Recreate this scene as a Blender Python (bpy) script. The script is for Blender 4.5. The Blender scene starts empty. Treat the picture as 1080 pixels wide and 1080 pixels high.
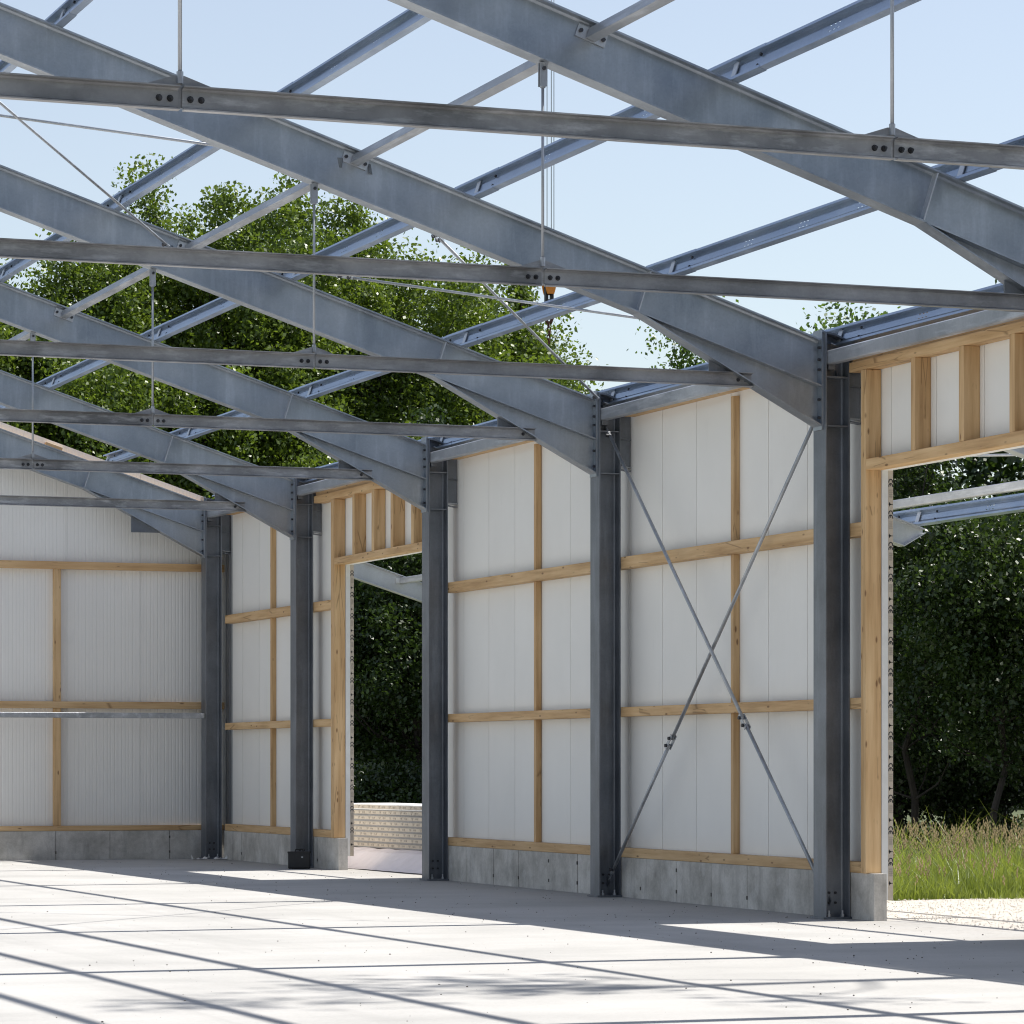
import bpy, bmesh, math, random
import numpy as np
from mathutils import Vector, Matrix
R = math.radians
random.seed(7)
RNG = np.random.default_rng(11)
S = bpy.context.scene
COL = S.collection

# ------------------------------------------------------------------ camera
cam_d = bpy.data.cameras.new('camera')
cam = bpy.data.objects.new('camera', cam_d); COL.objects.link(cam)
cam.location = (-15.03, 0.0, 1.5604)
cam.rotation_euler = (R(90), 0, R(-20.6814))
cam_d.sensor_fit = 'HORIZONTAL'; cam_d.sensor_width = 36.0
cam_d.lens = 36.0 * 3614.43 / 1080.0
cam_d.shift_x = 0.0
cam_d.shift_y = (805.0 - 540.0) / 1080.0
cam_d.clip_start = 0.1; cam_d.clip_end = 3000
S.camera = cam
# ------------------------------------------------------------------ light
SUN_K = 0.568                                  # sideways run of a shadow per metre of height
sun_dir = Vector((SUN_K, 0.008, 1.0)).normalized()     # towards the sun
EL = math.asin(sun_dir.z)
w = bpy.data.worlds.new('World'); S.world = w; w.use_nodes = True
nt = w.node_tree
bg = nt.nodes['Background']
sky = nt.nodes.new('ShaderNodeTexSky'); sky.sky_type = 'NISHITA'; sky.sun_disc = False
sky.sun_elevation = EL; sky.sun_rotation = R(90)
sky.air_density = 1.2; sky.dust_density = 0.5; sky.ozone_density = 1.6
hsv = nt.nodes.new('ShaderNodeHueSaturation'); hsv.inputs['Hue'].default_value = 0.508; hsv.inputs['Saturation'].default_value = 0.68      # thin summer haze: a paler sky
nt.links.new(sky.outputs[0], hsv.inputs['Color']); nt.links.new(hsv.outputs[0], bg.inputs[0]); bg.inputs[1].default_value = 0.088
sl = bpy.data.lights.new('sun', 'SUN'); sl.energy = 4.4; sl.angle = R(0.53); sl.color = (1.0, 0.955, 0.89)
so = bpy.data.objects.new('sun', sl); COL.objects.link(so)
so.rotation_euler = sun_dir.to_track_quat('Z', 'Y').to_euler(); so.location = (30, 20, 60)
S.view_settings.view_transform = 'Standard'; S.view_settings.look = 'None'
S.view_settings.exposure = 0.76; S.view_settings.gamma = 1.0
S.cycles.filter_width = 1.1                     # a crisp lens

# ------------------------------------------------------------------ materials
def new_mat(name):
    m = bpy.data.materials.new(name); m.use_nodes = True
    n = m.node_tree.nodes; n.clear()
    out = n.new('ShaderNodeOutputMaterial'); b = n.new('ShaderNodeBsdfPrincipled')
    m.node_tree.links.new(b.outputs[0], out.inputs[0])
    return m, n, m.node_tree.links, b
def rand_vec(n, l, k=40.0):
    """object coordinates, shifted by the object's own random number so copies differ"""
    tc = n.new('ShaderNodeTexCoord'); oi = n.new('ShaderNodeObjectInfo')
    mu = n.new('ShaderNodeMath'); mu.operation = 'MULTIPLY'; mu.inputs[1].default_value = k
    l.new(oi.outputs['Random'], mu.inputs[0])
    va = n.new('ShaderNodeVectorMath'); va.operation = 'ADD'
    l.new(tc.outputs['Object'], va.inputs[0]); l.new(mu.outputs[0], va.inputs[1])
    return va.outputs[0], oi.outputs['Random']
def noise(n, l, vec, scale, detail=4, rough=.55, vscale=None):
    if vscale is not None:
        mp = n.new('ShaderNodeMapping'); mp.inputs['Scale'].default_value = vscale
        l.new(vec, mp.inputs['Vector']); vec = mp.outputs[0]
    t = n.new('ShaderNodeTexNoise'); t.inputs['Scale'].default_value = scale
    t.inputs['Detail'].default_value = detail; t.inputs['Roughness'].default_value = rough
    l.new(vec, t.inputs['Vector']); return t.outputs['Fac']
def ramp(n, l, fac, stops):
    r = n.new('ShaderNodeValToRGB'); e = r.color_ramp.elements
    while len(e) < len(stops): e.new(.5)
    for i, (p, c) in enumerate(stops):
        e[i].position = p; e[i].color = (*c, 1) if len(c) == 3 else c
    l.new(fac, r.inputs[0]); return r.outputs[0]
def mix(n, l, fac, a, b, mode='MIX'):
    m = n.new('ShaderNodeMix'); m.data_type = 'RGBA'; m.blend_type = mode
    if isinstance(fac, (int, float)): m.inputs[0].default_value = fac
    else: l.new(fac, m.inputs[0])
    for s, v in ((6, a), (7, b)):
        if isinstance(v, tuple): m.inputs[s].default_value = (*v, 1)
        else: l.new(v, m.inputs[s])
    return m.outputs[2]
def bump(n, l, h, b, strength=.3, dist=.01):
    bm_ = n.new('ShaderNodeBump'); bm_.inputs['Strength'].default_value = strength
    bm_.inputs['Distance'].default_value = dist
    l.new(h, bm_.inputs['Height']); l.new(bm_.outputs[0], b.inputs['Normal'])
def g(v): return (v, v, v)

def steel(name, lo, hi, wash=.5, rough=.45, metal=.55, streak=(9, 9, 1.2), vary=False):
    m, n, l, b = new_mat(name)
    v, rnd = rand_vec(n, l)
    big = noise(n, l, v, 1.6, 5, .6)
    base = ramp(n, l, big, [(.3, lo), (.7, hi)])
    st = noise(n, l, v, 1.0, 4, .65, streak)                # vertical runs of the zinc bath
    wf = ramp(n, l, st, [(.5, g(0)), (.78, g(wash))])
    if vary: wf = mix(n, l, 1.0, wf, ramp(n, l, rnd, [(.3, g(.25)), (.75, g(1))]), 'MULTIPLY')
    c = mix(n, l, wf, base, tuple(min(1, x * 1.7) for x in hi))
    vo = n.new('ShaderNodeTexVoronoi'); vo.inputs['Scale'].default_value = 55; l.new(v, vo.inputs['Vector'])
    sp = n.new('ShaderNodeSeparateColor'); l.new(vo.outputs['Color'], sp.inputs[0])
    c = mix(n, l, .35, c, ramp(n, l, sp.outputs[0], [(0, g(.8)), (1, g(1.0))]), 'MULTIPLY')
    l.new(c, b.inputs['Base Color']); b.inputs['Metallic'].default_value = metal
    rr = ramp(n, l, big, [(.2, g(rough - .1)), (.8, g(rough + .14))]); l.new(rr, b.inputs['Roughness'])
    bump(n, l, st, b, .015, .01)
    return m
M = {}
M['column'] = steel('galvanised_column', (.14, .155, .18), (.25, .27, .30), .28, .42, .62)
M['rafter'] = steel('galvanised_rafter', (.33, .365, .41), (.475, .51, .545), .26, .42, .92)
M['tie'] = steel('galvanised_tie', (.22, .22, .223), (.44, .44, .445), 1.0, .42, .7, (3.2, 12, 14), True)
M['purlin'] = steel('galvanised_sheet', (.33, .41, .53), (.48, .55, .66), .25, .38, .85, (9, .6, 9))  # base colour tinted blue for the sky reflected in the sheet
M['tube'] = steel('galvanised_tube', (.33, .35, .38), (.52, .54, .57), .6, .42, .6, (9, 1, 9))
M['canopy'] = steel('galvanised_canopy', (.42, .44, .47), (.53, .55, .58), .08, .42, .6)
M['rod'] = steel('galvanised_rod', (.33, .35, .38), (.5, .52, .55), .4, .42, .6)
M['bolt'] = steel('dark_bolt', (.035, .037, .04), (.09, .09, .1), .3, .4, .7)
M['bright'] = steel('bright_cut_steel', (.5, .52, .55), (.66, .68, .7), .3, .4, .6)

def wood(name, axis):
    m, n, l, b = new_mat(name)
    v, rnd = rand_vec(n, l)
    s = [16, 16, 16]; s[axis] = .9
    gr = noise(n, l, v, 1.0, 5, .6, tuple(s))
    base = ramp(n, l, gr, [(.28, (.47, .30, .15)), (.47, (.66, .455, .245)), (.70, (.79, .59, .35))])
    big = noise(n, l, v, .9, 2)
    base = mix(n, l, .45, base, ramp(n, l, big, [(.3, (.72, .66, .60)), (.7, (1, 1, 1))]), 'MULTIPLY')
    tint = ramp(n, l, rnd, [(0, (.90, .82, .74)), (.35, (1, .98, .95)), (.7, (1, .93, .85)), (1, (.92, .88, .84))])
    base = mix(n, l, .8, base, tint, 'MULTIPLY')
    ks = [9.0, 9.0, 9.0]; ks[axis] = 3.1
    mp = n.new('ShaderNodeMapping'); mp.inputs['Scale'].default_value = ks; l.new(v, mp.inputs['Vector'])
    vo = n.new('ShaderNodeTexVoronoi'); vo.inputs['Scale'].default_value = 1.0; l.new(mp.outputs[0], vo.inputs['Vector'])
    kn = ramp(n, l, vo.outputs['Distance'], [(.07, g(.8)), (.14, g(0))])
    base = mix(n, l, kn, base, (.16, .075, .03))
    # dark end joints of the glued lengths
    js = [14.0, 14.0, 14.0]; js[axis] = 1.15
    m3 = n.new('ShaderNodeMapping'); m3.inputs['Scale'].default_value = js; l.new(v, m3.inputs['Vector'])
    v3 = n.new('ShaderNodeTexVoronoi'); v3.feature = 'DISTANCE_TO_EDGE'; l.new(m3.outputs[0], v3.inputs['Vector'])
    v3.inputs['Scale'].default_value = .55
    sel = noise(n, l, v, 2.3, 2)
    mk = mix(n, l, ramp(n, l, sel, [(.56, g(0)), (.6, g(1))]), g(0), ramp(n, l, v3.outputs['Distance'], [(0, g(.7)), (.03, g(0))]))
    base = mix(n, l, mk, base, (.22, .12, .05))
    l.new(base, b.inputs['Base Color']); b.inputs['Roughness'].default_value = .62
    b.inputs['Specular IOR Level'].default_value = .3
    bump(n, l, gr, b, .12, .004)
    return m
for i, a in enumerate('xyz'): M['wood_' + a] = wood('spruce_along_' + a, i)

def panel(name, axis, strength):
    m, n, l, b = new_mat(name)
    tc = n.new('ShaderNodeTexCoord')
    wv = n.new('ShaderNodeTexWave'); wv.wave_type = 'BANDS'; wv.bands_direction = 'XY'[axis]
    wv.inputs['Scale'].default_value = .314 / .06; wv.wave_profile = 'SIN'
    l.new(tc.outputs['Object'], wv.inputs['Vector'])
    pro = ramp(n, l, wv.outputs['Fac'], [(.0, g(0)), (.18, g(1)), (1, g(1))])
    v, rnd = rand_vec(n, l)
    d = noise(n, l, v, .8, 4)
    c = ramp(n, l, d, [(.3, (.845, .83, .79)), (.7, (.895, .88, .84))])
    sm = noise(n, l, v, 3, 5, .7, (1, 1, .35))
    c = mix(n, l, ramp(n, l, sm, [(.62, g(0)), (.85, g(.22))]), c, (.52, .52, .50))
    c = mix(n, l, .5, c, ramp(n, l, rnd, [(0, g(.93)), (1, g(1))]), 'MULTIPLY')
    l.new(c, b.inputs['Base Color']); b.inputs['Roughness'].default_value = .6; b.inputs['Specular IOR Level'].default_value = .3
    bump(n, l, pro, b, strength, .004)
    return m
M['panel_side'] = panel('white_panel_side', 1, .22)
M['panel_gable'] = panel('white_panel_gable', 0, .85)

def simple(name, col, rough=.6, metal=0.0, var=.12, scale=6):
    m, n, l, b = new_mat(name); v, rnd = rand_vec(n, l)
    d = noise(n, l, v, scale, 4)
    c = ramp(n, l, d, [(.3, tuple(x * (1 - var) for x in col)), (.7, tuple(min(1, x * (1 + var)) for x in col))])
    l.new(c, b.inputs['Base Color']); b.inputs['Roughness'].default_value = rough; b.inputs['Metallic'].default_value = metal
    return m
M['tape'] = simple('beige_tape', (.52, .455, .37), .5, 0, .06, 20)
M['seam'] = simple('grey_seam', (.25, .245, .24), .5, 0, .1, 10)
M['core'] = simple('panel_edge', (.72, .72, .70), .5, 0, .05, 10)
M['ink'] = simple('black_ink', (.05, .05, .058), .6, 0, .1)
M['ink_pale'] = simple('grey_ink', (.40, .355, .30), .6, 0, .1)
M['sheet'] = simple('pale_pink_sheet', (.80, .72, .73), .45, 0, .06, 2.5)
M['flash'] = simple('grey_flashing', (.36, .37, .38), .5, .2, .06, 3)
M['black'] = simple('black_plastic', (.012, .012, .013), .45, 0, .3, 12)
M['orange'] = simple('orange_paint', (.75, .25, .02), .4, 0, .1)
M['rust'] = simple('rusty_chain', (.10, .04, .025), .7, .3, .3, 30)
M['earth'] = None

def concrete_wall():
    m, n, l, b = new_mat('plinth_concrete'); v, rnd = rand_vec(n, l)
    d = noise(n, l, v, 2.2, 6, .65)
    c = ramp(n, l, d, [(.30, (.34, .32, .285)), (.5, (.535, .51, .465)), (.70, (.71, .68, .63))])
    st = noise(n, l, v, 1.0, 5, .7, (5, 5, .8))
    c = mix(n, l, ramp(n, l, st, [(.52, g(0)), (.75, g(.55))]), c, (.20, .19, .175))
    e = noise(n, l, v, 3.3, 3, .5)
    c = mix(n, l, ramp(n, l, e, [(.62, g(0)), (.66, g(.35)), (.74, g(0))]), c, (.66, .65, .62))
    f = noise(n, l, v, 45, 2)
    c = mix(n, l, .35, c, ramp(n, l, f, [(.3, g(.7)), (.6, g(1))]), 'MULTIPLY')
    l.new(c, b.inputs['Base Color']); b.inputs['Roughness'].default_value = .88
    bump(n, l, d, b, .25, .01); return m
M['plinth'] = concrete_wall()
def concrete_floor():
    m, n, l, b = new_mat('floor_concrete')
    tc = n.new('ShaderNodeTexCoord'); v = tc.outputs['Object']
    d = noise(n, l, v, .55, 6, .6)
    c = ramp(n, l, d, [(.3, (.365, .36, .345)), (.5, (.425, .418, .40)), (.72, (.47, .462, .445))])
    tr = noise(n, l, v, 1.0, 5, .6, (.25, 1.6, 1))            # trowel and tyre sweeps
    c = mix(n, l, .5, c, ramp(n, l, tr, [(.35, g(.86)), (.6, g(1))]), 'MULTIPLY')
    f = noise(n, l, v, 26, 3, .7)
    c = mix(n, l, .5, c, ramp(n, l, f, [(.3, g(.82)), (.55, g(1))]), 'MULTIPLY')
    # brownish dirt left along the foot of the wall
    sx = n.new('ShaderNodeSeparateXYZ'); l.new(v, sx.inputs[0])
    mr = n.new('ShaderNodeMapRange'); mr.inputs['From Min'].default_value = -2.2; mr.inputs['From Max'].default_value = 0.2
    l.new(sx.outputs[0], mr.inputs[0])
    dn = noise(n, l, v, 1.1, 6, .7)
    mm = n.new('ShaderNodeMath'); mm.operation = 'MULTIPLY'; l.new(mr.outputs[0], mm.inputs[0]); l.new(dn, mm.inputs[1])
    c = mix(n, l, ramp(n, l, mm.outputs[0], [(.22, g(0)), (.6, g(.6))]), c, (.30, .275, .24))
    sp = noise(n, l, v, 9, 8, .8)
    m2 = n.new('ShaderNodeMath'); m2.operation = 'MULTIPLY_ADD'; m2.inputs[1].default_value = .16
    l.new(mr.outputs[0], m2.inputs[0]); l.new(sp, m2.inputs[2])
    c = mix(n, l, ramp(n, l, m2.outputs[0], [(.70, g(0)), (.78, g(.75))]), c, (.20, .185, .165))
    ty = noise(n, l, v, 1.0, 3, .5, (1.5, .12, 1))            # long faint wheel marks
    c = mix(n, l, ramp(n, l, ty, [(.58, g(0)), (.66, g(.22)), (.72, g(0))]), c, (.27, .265, .255))
    l.new(c, b.inputs['Base Color']); b.inputs['Roughness'].default_value = .8
    bump(n, l, f, b, .12, .004); return m
M['floor'] = concrete_floor()
def gravel_mat():
    m, n, l, b = new_mat('pale_gravel')
    tc = n.new('ShaderNodeTexCoord'); v = tc.outputs['Object']
    vo = n.new('ShaderNodeTexVoronoi'); vo.inputs['Scale'].default_value = 48; l.new(v, vo.inputs['Vector'])
    sp = n.new('ShaderNodeSeparateColor'); l.new(vo.outputs['Color'], sp.inputs[0])
    c = ramp(n, l, sp.outputs[0], [(0, (.26, .225, .19)), (.3, (.40, .37, .33)), (1, (.50, .47, .425))])
    l.new(c, b.inputs['Base Color']); b.inputs['Roughness'].default_value = .9
    bump(n, l, vo.outputs['Distance'], b, .4, .012); return m
M['gravel'] = gravel_mat()
M['pebble'] = simple('pebble', (.50, .46, .41), .85, 0, .3, 1.5)
M['debris'] = simple('dirt_crumb', (.13, .12, .105), .9, 0, .4, 2)
def earth_mat():
    m, n, l, b = new_mat('meadow_earth')
    tc = n.new('ShaderNodeTexCoord'); v = tc.outputs['Object']
    d = noise(n, l, v, .5, 8, .7)
    c = ramp(n, l, d, [(.3, (.045, .06, .025)), (.6, (.08, .10, .04)), (.8, (.12, .12, .07))])
    l.new(c, b.inputs['Base Color']); b.inputs['Roughness'].default_value = .95; return m
M['earth'] = earth_mat()
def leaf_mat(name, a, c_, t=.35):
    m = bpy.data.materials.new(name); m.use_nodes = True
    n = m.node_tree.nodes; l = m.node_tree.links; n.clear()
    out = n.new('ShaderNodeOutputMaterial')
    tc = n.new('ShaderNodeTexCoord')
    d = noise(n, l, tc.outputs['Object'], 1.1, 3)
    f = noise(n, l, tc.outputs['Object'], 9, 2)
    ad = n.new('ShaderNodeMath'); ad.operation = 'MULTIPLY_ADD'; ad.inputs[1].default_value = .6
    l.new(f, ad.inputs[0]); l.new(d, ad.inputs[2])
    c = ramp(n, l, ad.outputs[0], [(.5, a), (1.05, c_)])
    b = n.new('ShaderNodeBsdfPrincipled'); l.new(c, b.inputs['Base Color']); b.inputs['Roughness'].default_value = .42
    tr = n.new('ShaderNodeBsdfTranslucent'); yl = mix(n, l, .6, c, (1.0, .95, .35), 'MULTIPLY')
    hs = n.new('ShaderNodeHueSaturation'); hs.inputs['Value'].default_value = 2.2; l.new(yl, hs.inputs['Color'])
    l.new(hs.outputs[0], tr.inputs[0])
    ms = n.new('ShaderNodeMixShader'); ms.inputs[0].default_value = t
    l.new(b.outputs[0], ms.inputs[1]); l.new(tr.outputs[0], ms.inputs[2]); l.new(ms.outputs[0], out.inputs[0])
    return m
M['leaf_poplar'] = leaf_mat('poplar_leaf', (.046, .08, .012), (.118, .172, .025), .3)
M['leaf_dark'] = leaf_mat('dark_leaf', (.015, .031, .008), (.042, .074, .015), .22)  # leaf colour lowered to stand in for shade inside the wood
M['leaf_mid'] = leaf_mat('mid_leaf', (.04, .075, .016), (.085, .145, .03))
M['leaf_shade'] = leaf_mat('shade_leaf', (.014, .028, .007), (.032, .058, .013), .15)  # shade under the trees is put into this darker leaf colour
M['grass'] = leaf_mat('grass_blade', (.09, .125, .02), (.19, .23, .05), .4)
M['seed'] = simple('dry_grass_head', (.26, .20, .10), .8, 0, .25, 3)
M['bark'] = simple('bark', (.04, .033, .027), .9, 0, .4, 5)

# ------------------------------------------------------------------ helpers
class MB:
    """collects faces in world coordinates"""
    def __init__(s): s.v = []; s.f = []
    def add(s, vs, fs):
        o = len(s.v); s.v += [tuple(p) for p in vs]; s.f += [tuple(i + o for i in f) for f in fs]; return s
    def box(s, x0, x1, y0, y1, z0, z1):
        return s.add([(x0,y0,z0),(x1,y0,z0),(x1,y1,z0),(x0,y1,z0),(x0,y0,z1),(x1,y0,z1),(x1,y1,z1),(x0,y1,z1)],
                     [(0,3,2,1),(4,5,6,7),(0,1,5,4),(1,2,6,5),(2,3,7,6),(3,0,4,7)])
    def prism(s, poly, d0, d1, axis):
        """poly in the plane across axis: axis 1 -> (x,z), axis 0 -> (y,z), axis 2 -> (x,y)"""
        def p3(a, b, d): return ((d, a, b), (a, d, b), (a, b, d))[axis]
        n = len(poly); vs = [p3(a, b, d0) for a, b in poly] + [p3(a, b, d1) for a, b in poly]
        return s.add(vs, [tuple(range(n)), tuple(range(2*n-1, n-1, -1))] + [(i, i+n, (i+1) % n + n, (i+1) % n) for i in range(n)])
    def tube(s, p0, p1, r0, r1=None, n=8, rot=0.0):
        p0 = Vector(p0); p1 = Vector(p1); r1 = r0 if r1 is None else r1
        d = (p1 - p0).normalized(); a = d.orthogonal().normalized()
        if abs(d.z) < .99: a = d.cross(Vector((0, 0, 1))).normalized()
        b = d.cross(a)
        vs = []
        for p, r in ((p0, r0), (p1, r1)):
            for i in range(n):
                t = 2*math.pi*(i + rot)/n; vs.append(p + (a*math.cos(t) + b*math.sin(t))*r)
        return s.add(vs, [tuple(range(n)), tuple(range(2*n-1, n-1, -1))] + [(i, (i+1) % n, (i+1) % n + n, i+n) for i in range(n)])
    def polytube(s, pts, r, n=6):
        for a, b in zip(pts[:-1], pts[1:]): s.tube(a, b, r, n=n)
        return s
    def obb(s, c, ax, ay, az, hx, hy, hz):
        c = Vector(c); vs = []
        for k in (-1, 1):
            for (i, j) in ((-1,-1),(1,-1),(1,1),(-1,1)): vs.append(c + ax*i*hx + ay*j*hy + az*k*hz)
        return s.add(vs, [(0,3,2,1),(4,5,6,7),(0,1,5,4),(1,2,6,5),(2,3,7,6),(3,0,4,7)])
    def build(s, name, mat, parent=None, origin=None, smooth=False, solid=0.0, bevel=0.0):
        if parent is not None: origin = parent['_o']
        elif origin is None:
            a = np.array(s.v); origin = ((a[:,0].min()+a[:,0].max())/2, (a[:,1].min()+a[:,1].max())/2, a[:,2].min())
        ox, oy, oz = origin
        me = bpy.data.meshes.new(name)
        me.from_pydata([(x-ox, y-oy, z-oz) for x, y, z in s.v], [], s.f)
        bm = bmesh.new(); bm.from_mesh(me); bmesh.ops.recalc_face_normals(bm, faces=bm.faces)
        if bevel: bmesh.ops.bevel(bm, geom=bm.edges[:], offset=bevel, segments=1, affect='EDGES', clamp_overlap=True)
        bm.to_mesh(me); bm.free()
        me.materials.append(M[mat] if isinstance(mat, str) else mat)
        if smooth: me.polygons.foreach_set('use_smooth', [True]*len(me.polygons))
        o = bpy.data.objects.new(name, me); COL.objects.link(o)
        if parent is not None: o.parent = parent; o['_o'] = tuple(origin)
        else: o.location = origin; o['_o'] = tuple(origin)
        if solid:
            md = o.modifiers.new('thickness', 'SOLIDIFY'); md.thickness = solid; md.offset = 0
        return o
def subpart(o): return o
def tag(o, label, cat, group=None):
    o['label'] = label; o['category'] = cat
    if group: o['group'] = group
    return o
def thing(name, label, cat, origin, group=None):
    o = bpy.data.objects.new(name, None); COL.objects.link(o)
    o.location = origin; o['_o'] = tuple(origin); o.empty_display_size = .2
    return tag(o, label, cat, group)
def dup(root, loc, label=None):
    def cp(o, par):
        c = o.copy(); COL.objects.link(c)
        if par is not None: c.parent = par
        for ch in list(o.children): cp(ch, c)
        return c
    r = cp(root, None); r.location = loc
    r['_o'] = tuple(loc)
    if label: r['label'] = label
    return r
def struct(o): o['kind'] = 'structure'; return o
def stuff(o, label=None, cat=None):
    o['kind'] = 'stuff'
    if label: tag(o, label, cat)
    return o

# ------------------------------------------------------------------ main measures
Y0 = 31.077
def FY(k): return Y0 + 6*k if k < 4 else Y0 + 18 + 4.976
SL = 0.327; ZR = 5.797
def zt(x): return ZR - SL*x                       # top of the rafters
DV = 0.473                                        # rafter depth measured plumb
KX, KZ = -2.0, zt(-2.0) - DV                      # start of the haunch
XP0, XP1 = 0.43, 0.555                            # wall panel inner and outer face

# ------------------------------------------------------------------ ground
mb = MB(); mb.add([(-600,-400,-.06),(600,-400,-.06),(600,1500,-.06),(-600,1500,-.06)], [(0,1,2,3)])
struct(mb.build('ground', 'earth', origin=(0,0,-.06)))
mb = MB(); mb.prism([(-34,-14),(.62,-14),(.62,54.6),(-34,54.6)], -.25, 0, 2)
struct(mb.build('concrete_floor', 'floor', origin=(0,0,0)))
mb = MB(); mb.prism([(.62,-14),(7,-14),(6.8,20),(6.2,33.5),(4.9,35.4),(3.6,35.3),(2.9,35.1),(2.7,40),(2.6,47),(2.6,57),(2,60),(-20,60),(-20,54.62),(.62,54.62)], -.25, -.012, 2)
struct(mb.build('gravel_yard', 'gravel', origin=(0,0,-.012)))

# ------------------------------------------------------------------ steel columns
def make_column(k, label):
    y = FY(k); t = thing('steel_column', label, 'column', (0, y, 0), 'steel columns along the side wall')
    h, b, tf, tw = .27, .28, .014, .009
    # rolled H profile: flange, web and rounded inner corners in one outline
    rf = .022
    o = [(0,-b/2),(tf,-b/2),(tf,-tw/2-rf),(tf+rf*.3,-tw/2-rf*.3),(tf+rf,-tw/2),(h-tf-rf,-tw/2),(h-tf-rf*.3,-tw/2-rf*.3),(h-tf,-tw/2-rf),(h-tf,-b/2),(h,-b/2)]
    poly = o + [(x,-yy) for x, yy in reversed(o)]
    MB().prism([(x, y+yy) for x, yy in poly], .022, 5.86, 2).build('shaft', 'column', t)
    MB().box(-.03, .30, y-.16, y+.16, 0.002, .022).build('base_plate', 'column', t)
    for sx in (.06, .21):
        for sy in (-.09, .09):
            m = MB(); m.tube((sx, y+sy, .022), (sx, y+sy, .05), .02, n=6); m.tube((sx, y+sy, .05), (sx, y+sy, .085), .011, n=6)
            m.build('anchor_bolt', 'bright', t)
    for z in (4.93, 5.42):
        m = MB()
        for s in (-1, 1): m.box(tf+.001, h-tf-.001, *sorted((y+s*(tw/2), y+s*(b/2-.012))), z, z+.014)
        m.build('stiffener', 'column', t)
    MB().prism([(-.01, 5.88),(.10,5.865),(.27,5.80),(.27,5.785),(.10,5.845),(-.01,5.862)], y-b/2+.01, y+b/2-.01, 1).build('cap_plate', 'column', t)
    for z in (.16, .26):
        for xx in (.10, .17):
            MB().tube((xx, y-.005, z), (xx, y-.02, z), .014, n=6).build('web_bolt', 'bolt', t)
    return t
cl = {0: 'grey steel column beside the timber post of the large right doorway',
      1: 'grey steel column between the cross-braced bay and the plain panel bay to its left',
      2: 'grey steel column standing right beside the opening of the far, smaller-looking doorway',
      3: 'grey steel column with the black plastic case at its foot',
      4: 'grey steel column in the far corner in front of the back gable wall',
      -1: 'steel column past the right edge, beyond the large doorway, under the nearest roof beam',
      -2: 'steel column nearest the camera past the right edge of the photo'}
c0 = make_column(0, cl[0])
for k in (1, 2, 3, 4, -1, -2): dup(c0, (0, FY(k), 0), cl[k])

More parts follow.
